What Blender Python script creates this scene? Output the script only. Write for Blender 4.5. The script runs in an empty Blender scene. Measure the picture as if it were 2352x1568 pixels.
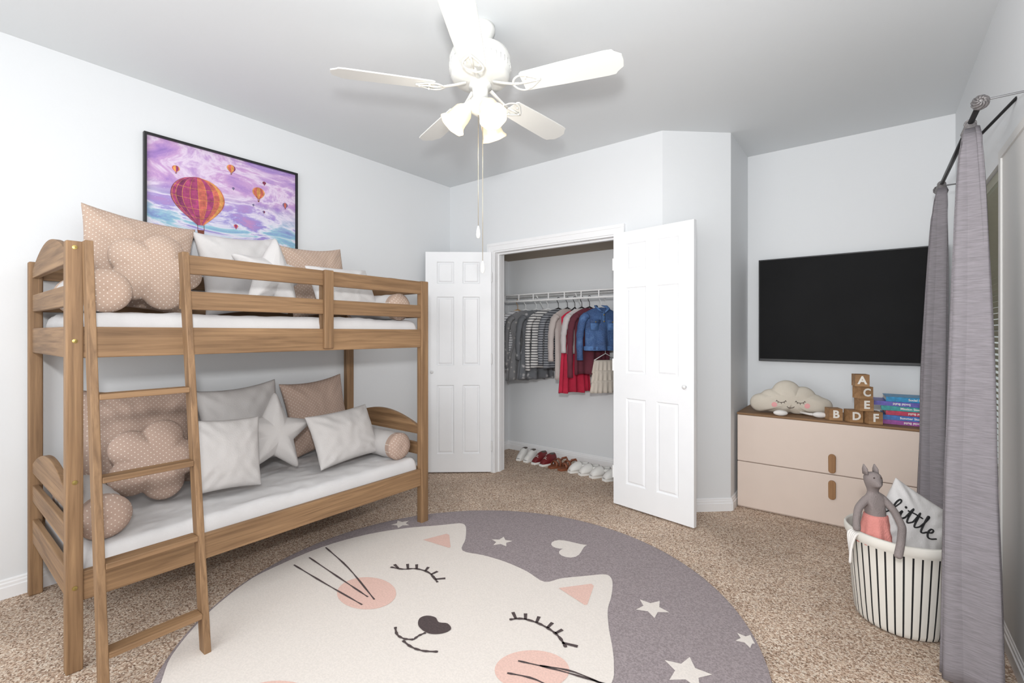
import bpy, bmesh, math, random
from mathutils import Vector, Matrix, noise
from mathutils.bvhtree import BVHTree
random.seed(4)
S=bpy.context.scene
COL=S.collection
S.view_settings.view_transform='Standard'
pi=math.pi
FPX=1070.0; HZ=765.0; CH=1.285; TH=math.radians(37.6); CT=math.cos(TH); ST=math.sin(TH)
ZC=2.74
def fl(u,v,z=0.0):
    d=(CH-z)*FPX/(v-HZ); a=(u-1176)/FPX
    return (d*(-ST+CT*a), d*(CT+ST*a))
def wl(u,v,X=-3.31):
    a=(u-1176)/FPX; d=X/(-ST+CT*a)
    return (d*(CT+ST*a), CH+d*(HZ-v)/FPX)
# ---------------------------------------------------------------- materials
def c(r,g,b,a=1):
    f=lambda v:(v/255/12.92) if v/255<=0.04045 else ((v/255+0.055)/1.055)**2.4
    return (f(r),f(g),f(b),a)
class N:
    def __init__(s,name):
        s.m=bpy.data.materials.new(name); s.m.use_nodes=True; s.t=s.m.node_tree
        s.b=s.t.nodes['Principled BSDF']; s.o=s.t.nodes['Material Output']
    def n(s,t,**k):
        x=s.t.nodes.new(t)
        for a,v in k.items(): setattr(x,a,v)
        return x
    def l(s,a,b): s.t.links.new(a,b)
    def coord(s,scale=(1,1,1),rot=(0,0,0),kind='Object'):
        tc=s.n('ShaderNodeTexCoord'); mp=s.n('ShaderNodeMapping')
        mp.inputs['Scale'].default_value=scale; mp.inputs['Rotation'].default_value=rot
        s.l(tc.outputs[kind],mp.inputs['Vector']); return mp.outputs['Vector']
    def noise(s,vec,scale=5,detail=3,rough=.5,dist=0):
        x=s.n('ShaderNodeTexNoise'); x.inputs['Scale'].default_value=scale; x.inputs['Detail'].default_value=detail
        x.inputs['Roughness'].default_value=rough; x.inputs['Distortion'].default_value=dist
        s.l(vec,x.inputs['Vector']); return x
    def ramp(s,fac,stops,interp='LINEAR'):
        r=s.n('ShaderNodeValToRGB'); e=r.color_ramp.elements; r.color_ramp.interpolation=interp
        while len(e)<len(stops): e.new(.5)
        for i,(p,col) in enumerate(stops): e[i].position=p; e[i].color=col
        s.l(fac,r.inputs['Fac']); return r.outputs['Color']
    def mix(s,fac,a,b,bt='MIX'):
        x=s.n('ShaderNodeMix',data_type='RGBA',blend_type=bt)
        for val,inp in ((fac,x.inputs[0]),(a,x.inputs[6]),(b,x.inputs[7])):
            if hasattr(val,'links'): s.l(val,inp)
            else: inp.default_value=val
        return x.outputs[2]
    def math(s,op,a,b=0.0):
        x=s.n('ShaderNodeMath',operation=op)
        for val,inp in ((a,x.inputs[0]),(b,x.inputs[1])):
            if hasattr(val,'links'): s.l(val,inp)
            else: inp.default_value=val
        return x.outputs[0]
    def col(s,x):
        if hasattr(x,'links'): s.l(x,s.b.inputs['Base Color'])
        else: s.b.inputs['Base Color'].default_value=x
    def bump(s,h,strength=.3,dist=.01):
        x=s.n('ShaderNodeBump'); x.inputs['Strength'].default_value=strength; x.inputs['Distance'].default_value=dist
        s.l(h,x.inputs['Height']); s.l(x.outputs['Normal'],s.b.inputs['Normal'])
    def r(s,v): s.b.inputs['Roughness'].default_value=v
def plain(name,col,rough=.5,metal=0,var=.06,vs=8,bump=0,bs=200,bd=.002):
    k=N(name); v=k.coord(); n=k.noise(v,vs,3)
    dark=tuple(x*(1-var) for x in col[:3])+(1,); lite=tuple(min(1,x*(1+var)) for x in col[:3])+(1,)
    k.col(k.ramp(n.outputs['Fac'],[(.3,dark),(.7,lite)])); k.r(rough); k.b.inputs['Metallic'].default_value=metal
    if bump:
        n2=k.noise(v,bs,2); k.bump(n2.outputs['Fac'],bump,bd)
    return k.m
def wood(name,axis,light=(166,132,96),dark=(120,91,63)):
    k=N(name); sc=[60,60,60]; sc[axis]=2.2
    v=k.coord(tuple(sc)); n=k.noise(v,1.0,5,.6,.6)
    sc2=[10,10,10]; sc2[axis]=.7
    v2=k.coord(tuple(sc2)); n2=k.noise(v2,1.0,3,.5,1.2)
    a=k.ramp(n.outputs['Fac'],[(.3,c(*dark)),(.5,c(*[int(.45*d+.55*l) for d,l in zip(dark,light)])),(.72,c(*light))])
    b=k.ramp(n2.outputs['Fac'],[(.35,(.74,.72,.70,1)),(.65,(1.0,1.0,1.0,1))])
    k.col(k.mix(1.0,a,b,'MULTIPLY')); k.r(.62); k.bump(n.outputs['Fac'],.12,.002)
    return k.m
WOOD=[wood('oak_x',0),wood('oak_y',1),wood('oak_z',2)]
def dots(name,base,dot,freq=42,rad=.15):
    k=N(name); tc=k.n('ShaderNodeTexCoord'); sp=k.n('ShaderNodeSeparateXYZ'); k.l(tc.outputs['Object'],sp.inputs[0])
    A=sp.outputs['X']; B=sp.outputs['Z']
    s1=k.math('MULTIPLY',k.math('ADD',A,B),freq); s2=k.math('MULTIPLY',k.math('SUBTRACT',A,B),freq)
    f1=k.math('SUBTRACT',k.math('FRACT',k.math('ADD',s1,100.0)),.5); f2=k.math('SUBTRACT',k.math('FRACT',k.math('ADD',s2,100.0)),.5)
    d=k.math('SQRT',k.math('ADD',k.math('MULTIPLY',f1,f1),k.math('MULTIPLY',f2,f2)))
    m=k.math('LESS_THAN',d,rad)
    v=k.coord(); n=k.noise(v,300,2); 
    k.col(k.mix(m,base,dot)); k.r(.9); k.bump(n.outputs['Fac'],.3,.001)
    return k.m
def cloth(name,col,var=.05,ws=260,rough=.92,bump=.4):
    k=N(name); v=k.coord(); n=k.noise(v,6,3)
    vo=k.n('ShaderNodeTexVoronoi'); vo.inputs['Scale'].default_value=ws; k.l(v,vo.inputs['Vector'])
    dark=tuple(x*(1-var) for x in col[:3])+(1,); lite=tuple(min(1,x*(1+var)) for x in col[:3])+(1,)
    k.col(k.ramp(n.outputs['Fac'],[(.3,dark),(.7,lite)])); k.r(rough); k.bump(vo.outputs['Distance'],bump,.0015)
    return k.m
def stripes(name,ca,cb,freq=40,duty=.5,axis='Z'):
    k=N(name); tc=k.n('ShaderNodeTexCoord'); sp=k.n('ShaderNodeSeparateXYZ'); k.l(tc.outputs['Object'],sp.inputs[0])
    f=k.math('FRACT',k.math('ADD',k.math('MULTIPLY',sp.outputs[axis],freq),100.0))
    k.col(k.mix(k.math('LESS_THAN',f,duty),ca,cb)); k.r(.9); return k.m
def floral(name,base,fl1,fl2,scale=22):
    k=N(name); v=k.coord(); vo=k.n('ShaderNodeTexVoronoi'); vo.inputs['Scale'].default_value=scale; 
    n=k.noise(v,40,2); 
    add=k.n('ShaderNodeVectorMath',operation='MULTIPLY_ADD'); add.inputs[1].default_value=(.03,.03,.03); k.l(n.outputs['Color'],add.inputs[0]); k.l(v,add.inputs[2])
    k.l(add.outputs[0],vo.inputs['Vector'])
    k.col(k.ramp(vo.outputs['Distance'],[(0,fl1),(.2,fl2),(.3,base),(1,base)])); k.r(.9); return k.m
def wallmat(name,col):
    k=N(name); v=k.coord(kind='Object'); n=k.noise(v,60,4,.6); n0=k.noise(v,1.2,2)
    k.col(k.ramp(n0.outputs['Fac'],[(.3,tuple(x*.985 for x in col[:3])+(1,)),(.7,col)])); k.r(.6); k.bump(n.outputs['Fac'],.12,.003)
    return k.m
M_WALL=wallmat('wall_paint',c(227,229,231))
M_CEIL=wallmat('ceiling_paint',c(221,224,226))
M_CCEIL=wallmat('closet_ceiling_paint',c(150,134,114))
M_TRIM=plain('trim_white',c(240,240,241),.35,var=.01)
M_DOOR=plain('door_white',c(241,242,244),.4,var=.01)
def carpetmat():
    k=N('carpet'); v=k.coord()
    vo=k.n('ShaderNodeTexVoronoi'); vo.inputs['Scale'].default_value=185; k.l(v,vo.inputs['Vector'])
    sp=k.n('ShaderNodeSeparateColor'); k.l(vo.outputs['Color'],sp.inputs[0])
    a=k.ramp(sp.outputs[0],[(0,c(124,100,82)),(.22,c(172,143,122)),(.45,c(202,176,154)),(.7,c(220,200,180)),(1,c(240,228,214))])
    n=k.noise(v,2.2,4,.6,.5); b=k.ramp(n.outputs['Fac'],[(.38,(.87,.86,.85,1)),(.62,(1.05,1.04,1.03,1))])
    n3=k.noise(v,60,4,.7); b3=k.ramp(n3.outputs['Fac'],[(.3,(.76,.75,.74,1)),(.6,(1.05,1.05,1.05,1))])
    k.col(k.mix(1.0,k.mix(1.0,a,b,'MULTIPLY'),b3,'MULTIPLY')); k.r(.95)
    n2=k.noise(v,130,3,.7); k.bump(n2.outputs['Fac'],.6,.008); return k.m
M_CARPET=carpetmat()
def rugmat(name,col,var=.1):
    k=N(name); v=k.coord(); n=k.noise(v,130,3,.7)
    dark=tuple(x*(1-var*2) for x in col[:3])+(1,); lite=tuple(min(1,x*(1+var)) for x in col[:3])+(1,)
    k.col(k.ramp(n.outputs['Fac'],[(.38,dark),(.62,lite)])); k.r(.95); k.bump(n.outputs['Fac'],.3,.003); return k.m
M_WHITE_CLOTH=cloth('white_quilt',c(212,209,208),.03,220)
M_WHITE_CLOTH_SHADED=cloth('white_quilt_shaded',c(192,188,186),.03,160)  # white pillow fabric for the lower bunk, its shade put into the colour
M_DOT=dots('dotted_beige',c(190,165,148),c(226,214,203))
M_DOT_SHADED=dots('dotted_beige_shaded',c(172,148,134),c(206,192,180))  # same dotted fabric darkened, lower-bunk shade painted into both tones
M_SHEET=cloth('bed_sheet_fabric',c(206,204,204),.03,300,bump=.3)
M_BLACK=plain('black_paint',c(28,28,30),.4)
M_METALW=plain('white_wire',c(232,232,232),.35)
M_FAN=plain('fan_white',c(230,230,226),.4,var=.01)
M_STEEL=plain('brushed_steel',c(150,150,152),.3,metal=.9)
M_BRASS=plain('brass_bolt',c(170,150,90),.35,metal=.8)
M_DARK=plain('dark_gap',c(90,90,92),.8)
M_BEIGE=plain('dresser_beige',c(220,203,191),.5,var=.01)
# ---------------------------------------------------------------- geometry builder
class G:
    def __init__(s): s.v=[]; s.f=[]; s.m=[]
    def add(s,V,F,m=0,M=None):
        o=len(s.v)
        for p in V:
            p=Vector(p)
            s.v.append(M@p if M else p)
        for f in F: s.f.append(tuple(i+o for i in f)); s.m.append(m)
    def box(s,x0,x1,y0,y1,z0,z1,m=0,M=None):
        V=[(x0,y0,z0),(x1,y0,z0),(x1,y1,z0),(x0,y1,z0),(x0,y0,z1),(x1,y0,z1),(x1,y1,z1),(x0,y1,z1)]
        s.add(V,[(0,3,2,1),(4,5,6,7),(0,1,5,4),(1,2,6,5),(2,3,7,6),(3,0,4,7)],m,M)
    def prism(s,poly,z0,z1,m=0,M=None):
        A=sum(poly[i][0]*poly[(i+1)%len(poly)][1]-poly[(i+1)%len(poly)][0]*poly[i][1] for i in range(len(poly)))
        if A<0: poly=poly[::-1]
        n=len(poly); V=[(p[0],p[1],z0) for p in poly]+[(p[0],p[1],z1) for p in poly]
        F=[tuple(range(n-1,-1,-1)),tuple(range(n,2*n))]+[(i,(i+1)%n,n+(i+1)%n,n+i) for i in range(n)]
        s.add(V,F,m,M)
    def flat(s,poly,z,m=0,M=None):
        A=sum(poly[i][0]*poly[(i+1)%len(poly)][1]-poly[(i+1)%len(poly)][0]*poly[i][1] for i in range(len(poly)))
        if A<0: poly=poly[::-1]
        s.add([(p[0],p[1],z) for p in poly],[tuple(range(len(poly)))],m,M)
    def loft(s,rings,m=0,M=None,cap=True,closed=True):
        n=len(rings[0]); V=[p for r in rings for p in r]; F=[]
        for i in range(len(rings)-1):
            for j in range(n if closed else n-1):
                a=i*n+j; b=i*n+(j+1)%n
                F.append((a,b,b+n,a+n))
        if cap: F.append(tuple(range(n-1,-1,-1))); F.append(tuple((len(rings)-1)*n+j for j in range(n)))
        s.add(V,F,m,M)
    def lathe(s,prof,seg=32,m=0,M=None,cap=False):
        s.loft([[(r*math.cos(2*pi*j/seg),r*math.sin(2*pi*j/seg),z) for j in range(seg)] for r,z in prof],m,M,cap)
    def tube(s,pts,rad,seg=8,m=0,M=None,flat=1.0,cap=True):
        pts=[Vector(p) for p in pts]; rings=[]
        up=None
        for i,p in enumerate(pts):
            t=(pts[min(i+1,len(pts)-1)]-pts[max(i-1,0)]).normalized()
            if up is None:
                up=Vector((0,0,1)) if abs(t.z)<.9 else Vector((1,0,0))
            a=t.cross(up)
            if a.length<1e-5: a=t.cross(Vector((0,1,0)))
            a.normalize(); b=a.cross(t).normalized(); up=b
            r=rad[i] if isinstance(rad,(list,tuple)) else rad
            rings.append([p+a*r*math.cos(2*pi*j/seg)+b*r*flat*math.sin(2*pi*j/seg) for j in range(seg)])
        s.loft(rings,m,M,cap)
    def ball(s,cx,cy,cz,rx,ry=None,rz=None,m=0,M=None,seg=20,st=12):
        ry=ry or rx; rz=rz or rx
        s.loft([[(cx+rx*math.sin(pi*max(.02,min(i/st,.98)))*math.cos(2*pi*j/seg),cy+ry*math.sin(pi*max(.02,min(i/st,.98)))*math.sin(2*pi*j/seg),cz-rz*math.cos(pi*i/st)) for j in range(seg)] for i in range(st+1)],m,M)
    def surf(s):
        bv=BVHTree.FromPolygons([tuple(v) for v in s.v],s.f)
        def f(x,z,d=-.08,off=.0015):
            h=bv.ray_cast(Vector((x,-1,z)),Vector((0,1,0)))
            return (x,(h[0].y if h[0] else d)-off,z)
        return f
ORG={}
def thing(name,label,cat,loc,group=None,rotz=0):
    e=bpy.data.objects.new(name,None); e.empty_display_size=.1; COL.objects.link(e); e.location=loc; e.rotation_euler=(0,0,rotz)
    e['label']=label; e['category']=cat
    if group: e['group']=group
    ORG[e.name]=Vector(loc); return e
def mesh(g,name,mats,parent=None,smooth=False,bevel=0,sub=0,local=False,label=None,cat=None,group=None,struct=False,solid=0,origin=None,M=None):
    me=bpy.data.meshes.new(name)
    if parent is not None: o=ORG[parent.name]
    else: o=Vector(origin) if origin else Vector((0,0,0))
    vs=[tuple(v) if local else tuple(v-o) for v in g.v]
    me.from_pydata(vs,[],g.f)
    if not isinstance(mats,(list,tuple)): mats=[mats]
    for m in mats: me.materials.append(m)
    me.polygons.foreach_set('material_index',g.m)
    bm=bmesh.new(); bm.from_mesh(me); bmesh.ops.remove_doubles(bm,verts=bm.verts,dist=1e-5)
    bm.to_mesh(me); bm.free()
    if smooth:
        me.polygons.foreach_set('use_smooth',[True]*len(me.polygons))
    me.update()
    ob=bpy.data.objects.new(name,me); COL.objects.link(ob)
    if parent is not None: ob.parent=parent; ORG[ob.name]=o
    else:
        ob.location=o; ORG[ob.name]=o
    if M is not None: ob.matrix_world=M
    if bevel:
        b=ob.modifiers.new('b','BEVEL'); b.width=bevel; b.segments=2; b.limit_method='ANGLE'; b.angle_limit=.6
    if solid:
        b=ob.modifiers.new('s','SOLIDIFY'); b.thickness=solid
    if sub:
        b=ob.modifiers.new('ss','SUBSURF'); b.levels=sub; b.render_levels=sub
    if label: ob['label']=label
    if cat: ob['category']=cat
    if group: ob['group']=group
    if struct: ob['kind']='structure'
    return ob
def textmesh(s,size,ext=.0005,off=0.0):
    cu=bpy.data.curves.new('txt','FONT'); cu.body=s; cu.size=size; cu.extrude=ext; cu.offset=off; cu.align_x='CENTER'; cu.align_y='CENTER'; cu.resolution_u=3
    ob=bpy.data.objects.new('txt',cu); COL.objects.link(ob)
    dg=bpy.context.evaluated_depsgraph_get(); me=bpy.data.meshes.new_from_object(ob.evaluated_get(dg))
    V=[v.co.copy() for v in me.vertices]; F=[tuple(p.vertices) for p in me.polygons]
    bpy.data.objects.remove(ob); bpy.data.curves.remove(cu); bpy.data.meshes.remove(me)
    return V,F
def T(x,y,z): return Matrix.Translation((x,y,z))
def R(a,ax): return Matrix.Rotation(math.radians(a),4,ax)
def catmull(P,n=6,closed=False):
    out=[]; L=len(P)
    rng=range(L if closed else L-1)
    for i in rng:
        g=lambda k:P[k%L] if closed else P[max(0,min(L-1,k))]
        p0,p1,p2,p3=g(i-1),g(i),g(i+1),g(i+2)
        for j in range(n):
            t=j/n
            out.append(tuple(.5*((2*p1[k])+(-p0[k]+p2[k])*t+(2*p0[k]-5*p1[k]+4*p2[k]-p3[k])*t*t+(-p0[k]+3*p1[k]-3*p2[k]+p3[k])*t**3) for k in range(len(p1))))
    if not closed: out.append(tuple(P[-1]))
    return out
# ---------------------------------------------------------------- room shell
XL=-3.33; XR=.445; YC=3.31; YT=4.24
def st(g,name,m,bevel=0): return mesh(g,name,m,struct=True,bevel=bevel)
g=G(); g.box(XL-.2,XR+.2,-1.6,4.4,-.1,0); st(g,'floor',M_CARPET)
g=G(); g.box(XL-.2,XR+.2,-1.6,4.4,ZC,ZC+.1); st(g,'ceiling',M_CEIL)
g=G(); g.box(XL-.12,XL,-1.6,4.22,0,ZC); st(g,'wall_left',M_WALL)
OX0,OX1,OZ=-2.755,-1.54,2.04
g=G(); g.box(XL,OX0,YC,YC+.12,0,ZC); g.box(OX1,-1.185,YC,YC+.12,0,ZC); g.box(OX0,OX1,YC,YC+.12,OZ,ZC); st(g,'wall_back',M_WALL)
g=G(); g.prism([(-1.185,YC),(-.805,3.65),(-.805,4.36),(-.92,4.36),(-.92,3.7),(-1.185,YC+.12)],0,ZC); st(g,'wall_angled',M_WALL)
g=G(); g.box(-.805,XR+.15,YT,YT+.12,0,ZC); st(g,'wall_alcove',M_WALL)
g=G(); g.box(XL,-.92,4.10,4.22,0,ZC); st(g,'wall_closet_back',M_WALL)
g=G(); g.box(XL,-3.21,YC+.12,4.10,0,ZC); st(g,'wall_closet_left',M_WALL)
g=G(); g.prism([(-3.21,YC+.12),(-1.185,YC+.12),(-.93,3.69),(-.93,4.10),(-3.21,4.10)],2.085,2.15); st(g,'ceiling_closet',M_CCEIL)
WY0,WY1,WZ0,WZ1=2.88,3.62,.57,2.03
g=G(); g.box(XR,XR+.15,-1.6,WY0,0,ZC); g.box(XR,XR+.15,WY1,YT,0,ZC); g.box(XR,XR+.15,WY0,WY1,0,WZ0); g.box(XR,XR+.15,WY0,WY1,WZ1,ZC); st(g,'wall_right',M_WALL)
def baseboard(name,segs):
    g=G()
    for (x0,y0,x1,y1) in segs:
        d=Vector((x1-x0,y1-y0,0)); L=d.length; d.normalize(); n=Vector((-d.y,d.x,0))
        prof=[(0,0),(.016,0),(.016,.055),(.012,.060),(.012,.072),(.008,.078),(.008,.086),(.003,.092),(0,.092)]
        rings=[]
        for t in (0,L):
            rings.append([Vector((x0,y0,0))+d*t+n*a+Vector((0,0,b)) for a,b in prof])
        g.loft(rings)
    st(g,name,M_TRIM)
baseboard('baseboard_left',[(XL,3.31,XL,-1.6)])
baseboard('baseboard_back',[(-2.83,YC,XL,YC),(-1.185,YC,-1.47,YC)])
baseboard('baseboard_angled',[(-.805,3.65,-1.185,YC),(-.805,YT,-.805,3.65)])
baseboard('baseboard_alcove',[(XR,YT,-.805,YT)])
baseboard('baseboard_right',[(XR,-1.6,XR,YT)])
baseboard('baseboard_closet',[(-.92,4.10,-3.21,4.10),(-3.21,4.10,-3.21,3.43)])
g=G()
for yo,w0,w1,e in ((.018,.0,.07,0),(.024,.045,.0705,.0005)):
    g.box(OX0-w1,OX0-w0-e,YC-yo,YC-.0003,0,OZ+w0); g.box(OX1+w0+e,OX1+w1,YC-yo,YC-.0003,0,OZ+w0); g.box(OX0-w1,OX1+w1,YC-yo,YC-.0003,OZ+w0+e,OZ+w1)
g.box(OX0+.0005,OX0+.014,YC-.01,YC+.13,0,OZ-.014); g.box(OX1-.014,OX1-.0005,YC-.01,YC+.13,0,OZ-.014); g.box(OX0+.0005,OX1-.0005,YC-.01,YC+.13,OZ-.0138,OZ-.0005)
g.box(OX0+.0142,OX0+.026,YC+.04,YC+.075,0,OZ-.029); g.box(OX0+.0142,OX1-.0142,YC+.04,YC+.075,OZ-.028,OZ-.0142)
st(g,'trim_1',M_TRIM)
def door(name,hx,hy,ang,w,flip,label):
    xs=[0,.105*w/.61,.265*w/.61,.345*w/.61,.505*w/.61,w]; zs=[.012,.18,.81,.99,1.62,1.74,1.94,2.03]
    bm=bmesh.new(); t=.035
    for yy,sgn in ((0,1),(-t,-1)):
        V=[[bm.verts.new((x,yy,z)) for x in xs] for z in zs]; pan=[]
        for i in range(len(zs)-1):
            for j in range(len(xs)-1):
                q=[V[i][j],V[i][j+1],V[i+1][j+1],V[i+1][j]]
                if sgn>0: q=q[::-1]
                f=bm.faces.new(q)
                if i in (1,3,5) and j in (1,3): pan.append(f)
        bm.normal_update()
        bmesh.ops.inset_individual(bm,faces=pan,thickness=.012,depth=-.010)
        bmesh.ops.inset_individual(bm,faces=pan,thickness=.006,depth=0)
        bmesh.ops.inset_individual(bm,faces=pan,thickness=.018,depth=.008)
    for a,b,cx,d in (((0,0,.012),(w,0,.012),(w,-t,.012),(0,-t,.012)),((0,0,2.03),(0,-t,2.03),(w,-t,2.03),(w,0,2.03)),((0,0,.012),(0,-t,.012),(0,-t,2.03),(0,0,2.03)),((w,0,.012),(w,0,2.03),(w,-t,2.03),(w,-t,.012))):
        bm.faces.new([bm.verts.new(p) for p in (a,b,cx,d)])
    me=bpy.data.meshes.new(name); bm.to_mesh(me); bm.free(); me.materials.append(M_DOOR)
    o=bpy.data.objects.new(name,me); COL.objects.link(o); o.location=(hx,hy,0); o.rotation_euler=(0,0,math.radians(ang)); o['kind']='structure'; o['label']=label
    ORG[o.name]=Vector((0,0,0))
    g=G(); kx=w-.06; y0,sg=((0,1) if flip==0 else (-t,-1))
    g.lathe([(.001,.028),(.011,.026),(.014,.02),(.011,.012),(.005,.006),(.009,.001),(.001,0)],16,0,T(kx,y0,.93)@R(-90*sg,'X'))
    mesh(g,'door_knob',M_METALW,o,True,local=True,label='small white round knob')
    for z in (.25,1.05,1.80):
        g=G(); g.tube([(-.004,flip,z-.045),(-.004,flip,z+.045)],.006,8); g.box(-.003,.0,flip-.03 if flip>-.01 else flip,flip if flip>-.01 else flip+.03,z-.04,z+.04)
        mesh(g,'hinge',M_METALW,o,local=True)
door('door_1',-2.765,3.275,219.2,.60,0.0,'white six-panel closet door standing open')
door('door_2',-1.525,3.272,-9.5,.625,-.035,'white six-panel closet door folded open against wall')
g=G()
x0=XR+.06
g.box(x0,x0+.05,WY0,WY1,WZ0,WZ0+.05); g.box(x0,x0+.05,WY0,WY1,WZ1-.05,WZ1); g.box(x0,x0+.05,WY0,WY0+.05,WZ0+.05,WZ1-.05); g.box(x0,x0+.05,WY1-.05,WY1,WZ0+.05,WZ1-.05)
g.box(x0,x0+.05,WY0+.05,WY1-.05,1.28,1.32)
wob=st(g,'window_1',M_TRIM)
kg=N('window_glass'); kg.b.inputs['Transmission Weight'].default_value=1; kg.r(.02); kg.col((.95,1,.98,1)); kg.b.inputs['IOR'].default_value=1.05
g=G(); g.box(x0+.02,x0+.026,WY0+.04,WY1-.04,WZ0+.04,WZ1-.04); mesh(g,'window_pane',kg.m,wob)
M_BLIND=plain('blind_slat',c(150,148,130),.5)
bl=thing('window_blind','off-white horizontal slatted blind hanging in the window','blind',(XR+.035,WY0,WZ0+.02))
g=G(); g.box(XR+.015,XR+.055,WY0+.01,WY1-.01,WZ1-.05,WZ1-.005); mesh(g,'head_rail',M_BLIND,bl)
g=G()
nn=int((WZ1-WZ0-.08)/.028)
for i in range(nn):
    z=WZ0+.04+i*.028; g.box(-.014,.014,WY0+.012,WY1-.012,-.001,.001,0,T(XR+.030,0,z)@R(48,'Y'))
for yy in (WY0+.12,WY1-.12): g.box(XR+.034,XR+.036,yy,yy+.003,WZ0+.03,WZ1-.03)
mesh(g,'slats',M_BLIND,bl)
g=G(); g.box(XR-.008,XR-.0003,1.5,2.80,0.1,2.02); g.box(XR-.014,XR-.0003,1.5,2.84,2.0205,2.055); g.box(XR-.014,XR-.0003,2.8005,2.84,.1,2.02); st(g,'trim_2',wallmat('trim_panel_paint',c(222,221,219)))
g=G(); g.box(XR-.02,XR+.06,WY0-.03,WY1+.03,WZ0-.03,WZ0); st(g,'trim_3',M_TRIM,.004)
# ---------------------------------------------------------------- rug
RC=(-1.45,1.585); RR=1.215
def inr(p,k=.988):
    d=math.hypot(p[0]-RC[0],p[1]-RC[1])
    if d>RR*k: s=RR*k/d; return (RC[0]+(p[0]-RC[0])*s,RC[1]+(p[1]-RC[1])*s)
    return (p[0],p[1])
g=G()
M0=T(RC[0],RC[1],0)
prof=[(0.001,.0005),(RR-.002,.0005),(RR,.004),(RR-.003,.011),(RR-.012,.012)]
g.lathe(prof,128,0,M0); 
g.flat([(RC[0]+(RR-.012)*math.cos(2*pi*i/128),RC[1]+(RR-.012)*math.sin(2*pi*i/128)) for i in range(128)],.012,0)
ZR=.012
RF=lambda u,v: fl(u,v,ZR)
def z_(k): return ZR+.0012*k
hp=[(372,1562),(400,1490),(440,1432),(490,1388),(560,1338),(640,1298),(740,1256),(840,1228),(930,1213),(1000,1207),(1040,1203),(1060,1202),(1070,1210),(1069,1238),(1062,1264),(1110,1275),(1160,1290),(1210,1312),(1250,1336),(1290,1328),(1340,1323),(1385,1319),(1401,1324),(1407,1340),(1404,1370),(1396,1400),(1398,1440),(1407,1490),(1410,1530),(1405,1568)]
W=[RF(*p) for p in hp]+[(-.74,1.40),(-.78,1.15),(-.93,.88),(-1.2,.66),(-1.5,.50),(-1.8,.46)]
W=[inr(p) for p in catmull(W,4,True)]
g.flat(W,z_(1),1)
def poly(px,m,k): g.flat([inr(RF(*p)) for p in px],z_(k),m)
def ell(u,v,ru,rv,m,k):
    g.flat([inr(RF(u+ru*math.cos(t*pi/18),v+rv*math.sin(t*pi/18))) for t in range(36)],z_(k),m)
def stroke(px,w=.010,m=3,k=3,sm=True):
    P=[RF(*p) for p in px]
    if sm and len(P)>2: P=catmull(P,5)
    L=[];Rr=[]
    n=len(P)
    for i,p in enumerate(P):
        a=P[max(0,i-1)]; b=P[min(n-1,i+1)]; dx,dy=b[0]-a[0],b[1]-a[1]; l=math.hypot(dx,dy) or 1
        ww=w*.5*(1+.35*math.sin(i*1.9)); L.append((p[0]-dy/l*ww,p[1]+dx/l*ww)); Rr.append((p[0]+dy/l*ww,p[1]-dx/l*ww))
    for i in range(n-1):
        g.flat([inr(q) for q in (L[i],L[i+1],Rr[i+1],Rr[i])],z_(k),m)
poly([(972,1240),(1026,1226),(1032,1229),(1035,1257),(1030,1258)],2,2)
poly([(1283,1351),(1358,1341),(1364,1346),(1349,1389),(1343,1390)],2,2)
ell(842,1363,68,37,2,2); ell(1222,1540,86,46,2,2)
ell(640,1566+40,90,42,2,2)
for s_ in ([(675,1298),(745,1340),(832,1390)],[(710,1281),(790,1335),(845,1372)],[(748,1258),(800,1305),(860,1378)],
           [(1190,1519),(1280,1540),(1390,1572)],[(1165,1547),(1230,1562),(1300,1600)],[(1240,1530),(1320,1545),(1420,1590)]): stroke(s_,.008)
stroke([(897,1303),(925,1308),(955,1307),(985,1316),(1005,1338)],.012)
for s_ in ([(915,1306),(906,1297)],[(937,1307),(936,1296)],[(957,1307),(957,1297)],[(977,1312),(984,1303)],[(990,1320),(1005,1313)],[(1000,1331),(1023,1329)]): stroke(s_,.012)
stroke([(1170,1424),(1200,1422),(1235,1432),(1265,1448),(1285,1465),(1300,1488)],.012)
for s_ in ([(1185,1422),(1178,1407)],[(1207,1424),(1207,1410)],[(1232,1431),(1238,1417)],[(1257,1443),(1269,1431)],[(1275,1456),(1292,1447)],[(1291,1477),(1327,1486)]): stroke(s_,.012)
g.flat([RF(*p) for p in catmull([(962,1440),(963,1422),(980,1415),(1000,1419),(1008,1430),(1028,1433),(1036,1446),(1016,1456),(985,1456)],4,True)],z_(3),3)
stroke([(978,1454),(962,1461),(950,1470)],.010); stroke([(908,1441),(912,1458),(928,1468),(950,1470)],.010); stroke([(925,1472),(945,1487),(972,1496),(1006,1498)],.010)
def star(u,v,rad,rot=0):
    cx,cy=RF(u,v)
    g.flat([inr((cx+rad*(1 if i%2==0 else .48)*math.cos(rot+i*pi/5),cy+rad*(1 if i%2==0 else .48)*math.sin(rot+i*pi/5))) for i in range(10)],z_(1),1)
for a in ((921,1203,.065,.3),(1152,1244,.068,.8),(1497,1396,.078,.2),(1578,1543,.09,.5),(1716,1470,.05,.1)): star(*a)
hx,hy=RF(1307,1258)
H=[]
for i in range(30):
    t=2*pi*i/30; X=16*math.sin(t)**3; Y=13*math.cos(t)-5*math.cos(2*t)-2*math.cos(3*t)-math.cos(4*t)
    a=2.55; s_=.0072; H.append(inr((hx+s_*(X*math.cos(a)-Y*math.sin(a)),hy+s_*(X*math.sin(a)+Y*math.cos(a)))))
g.flat(H,z_(1),1)
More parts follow.
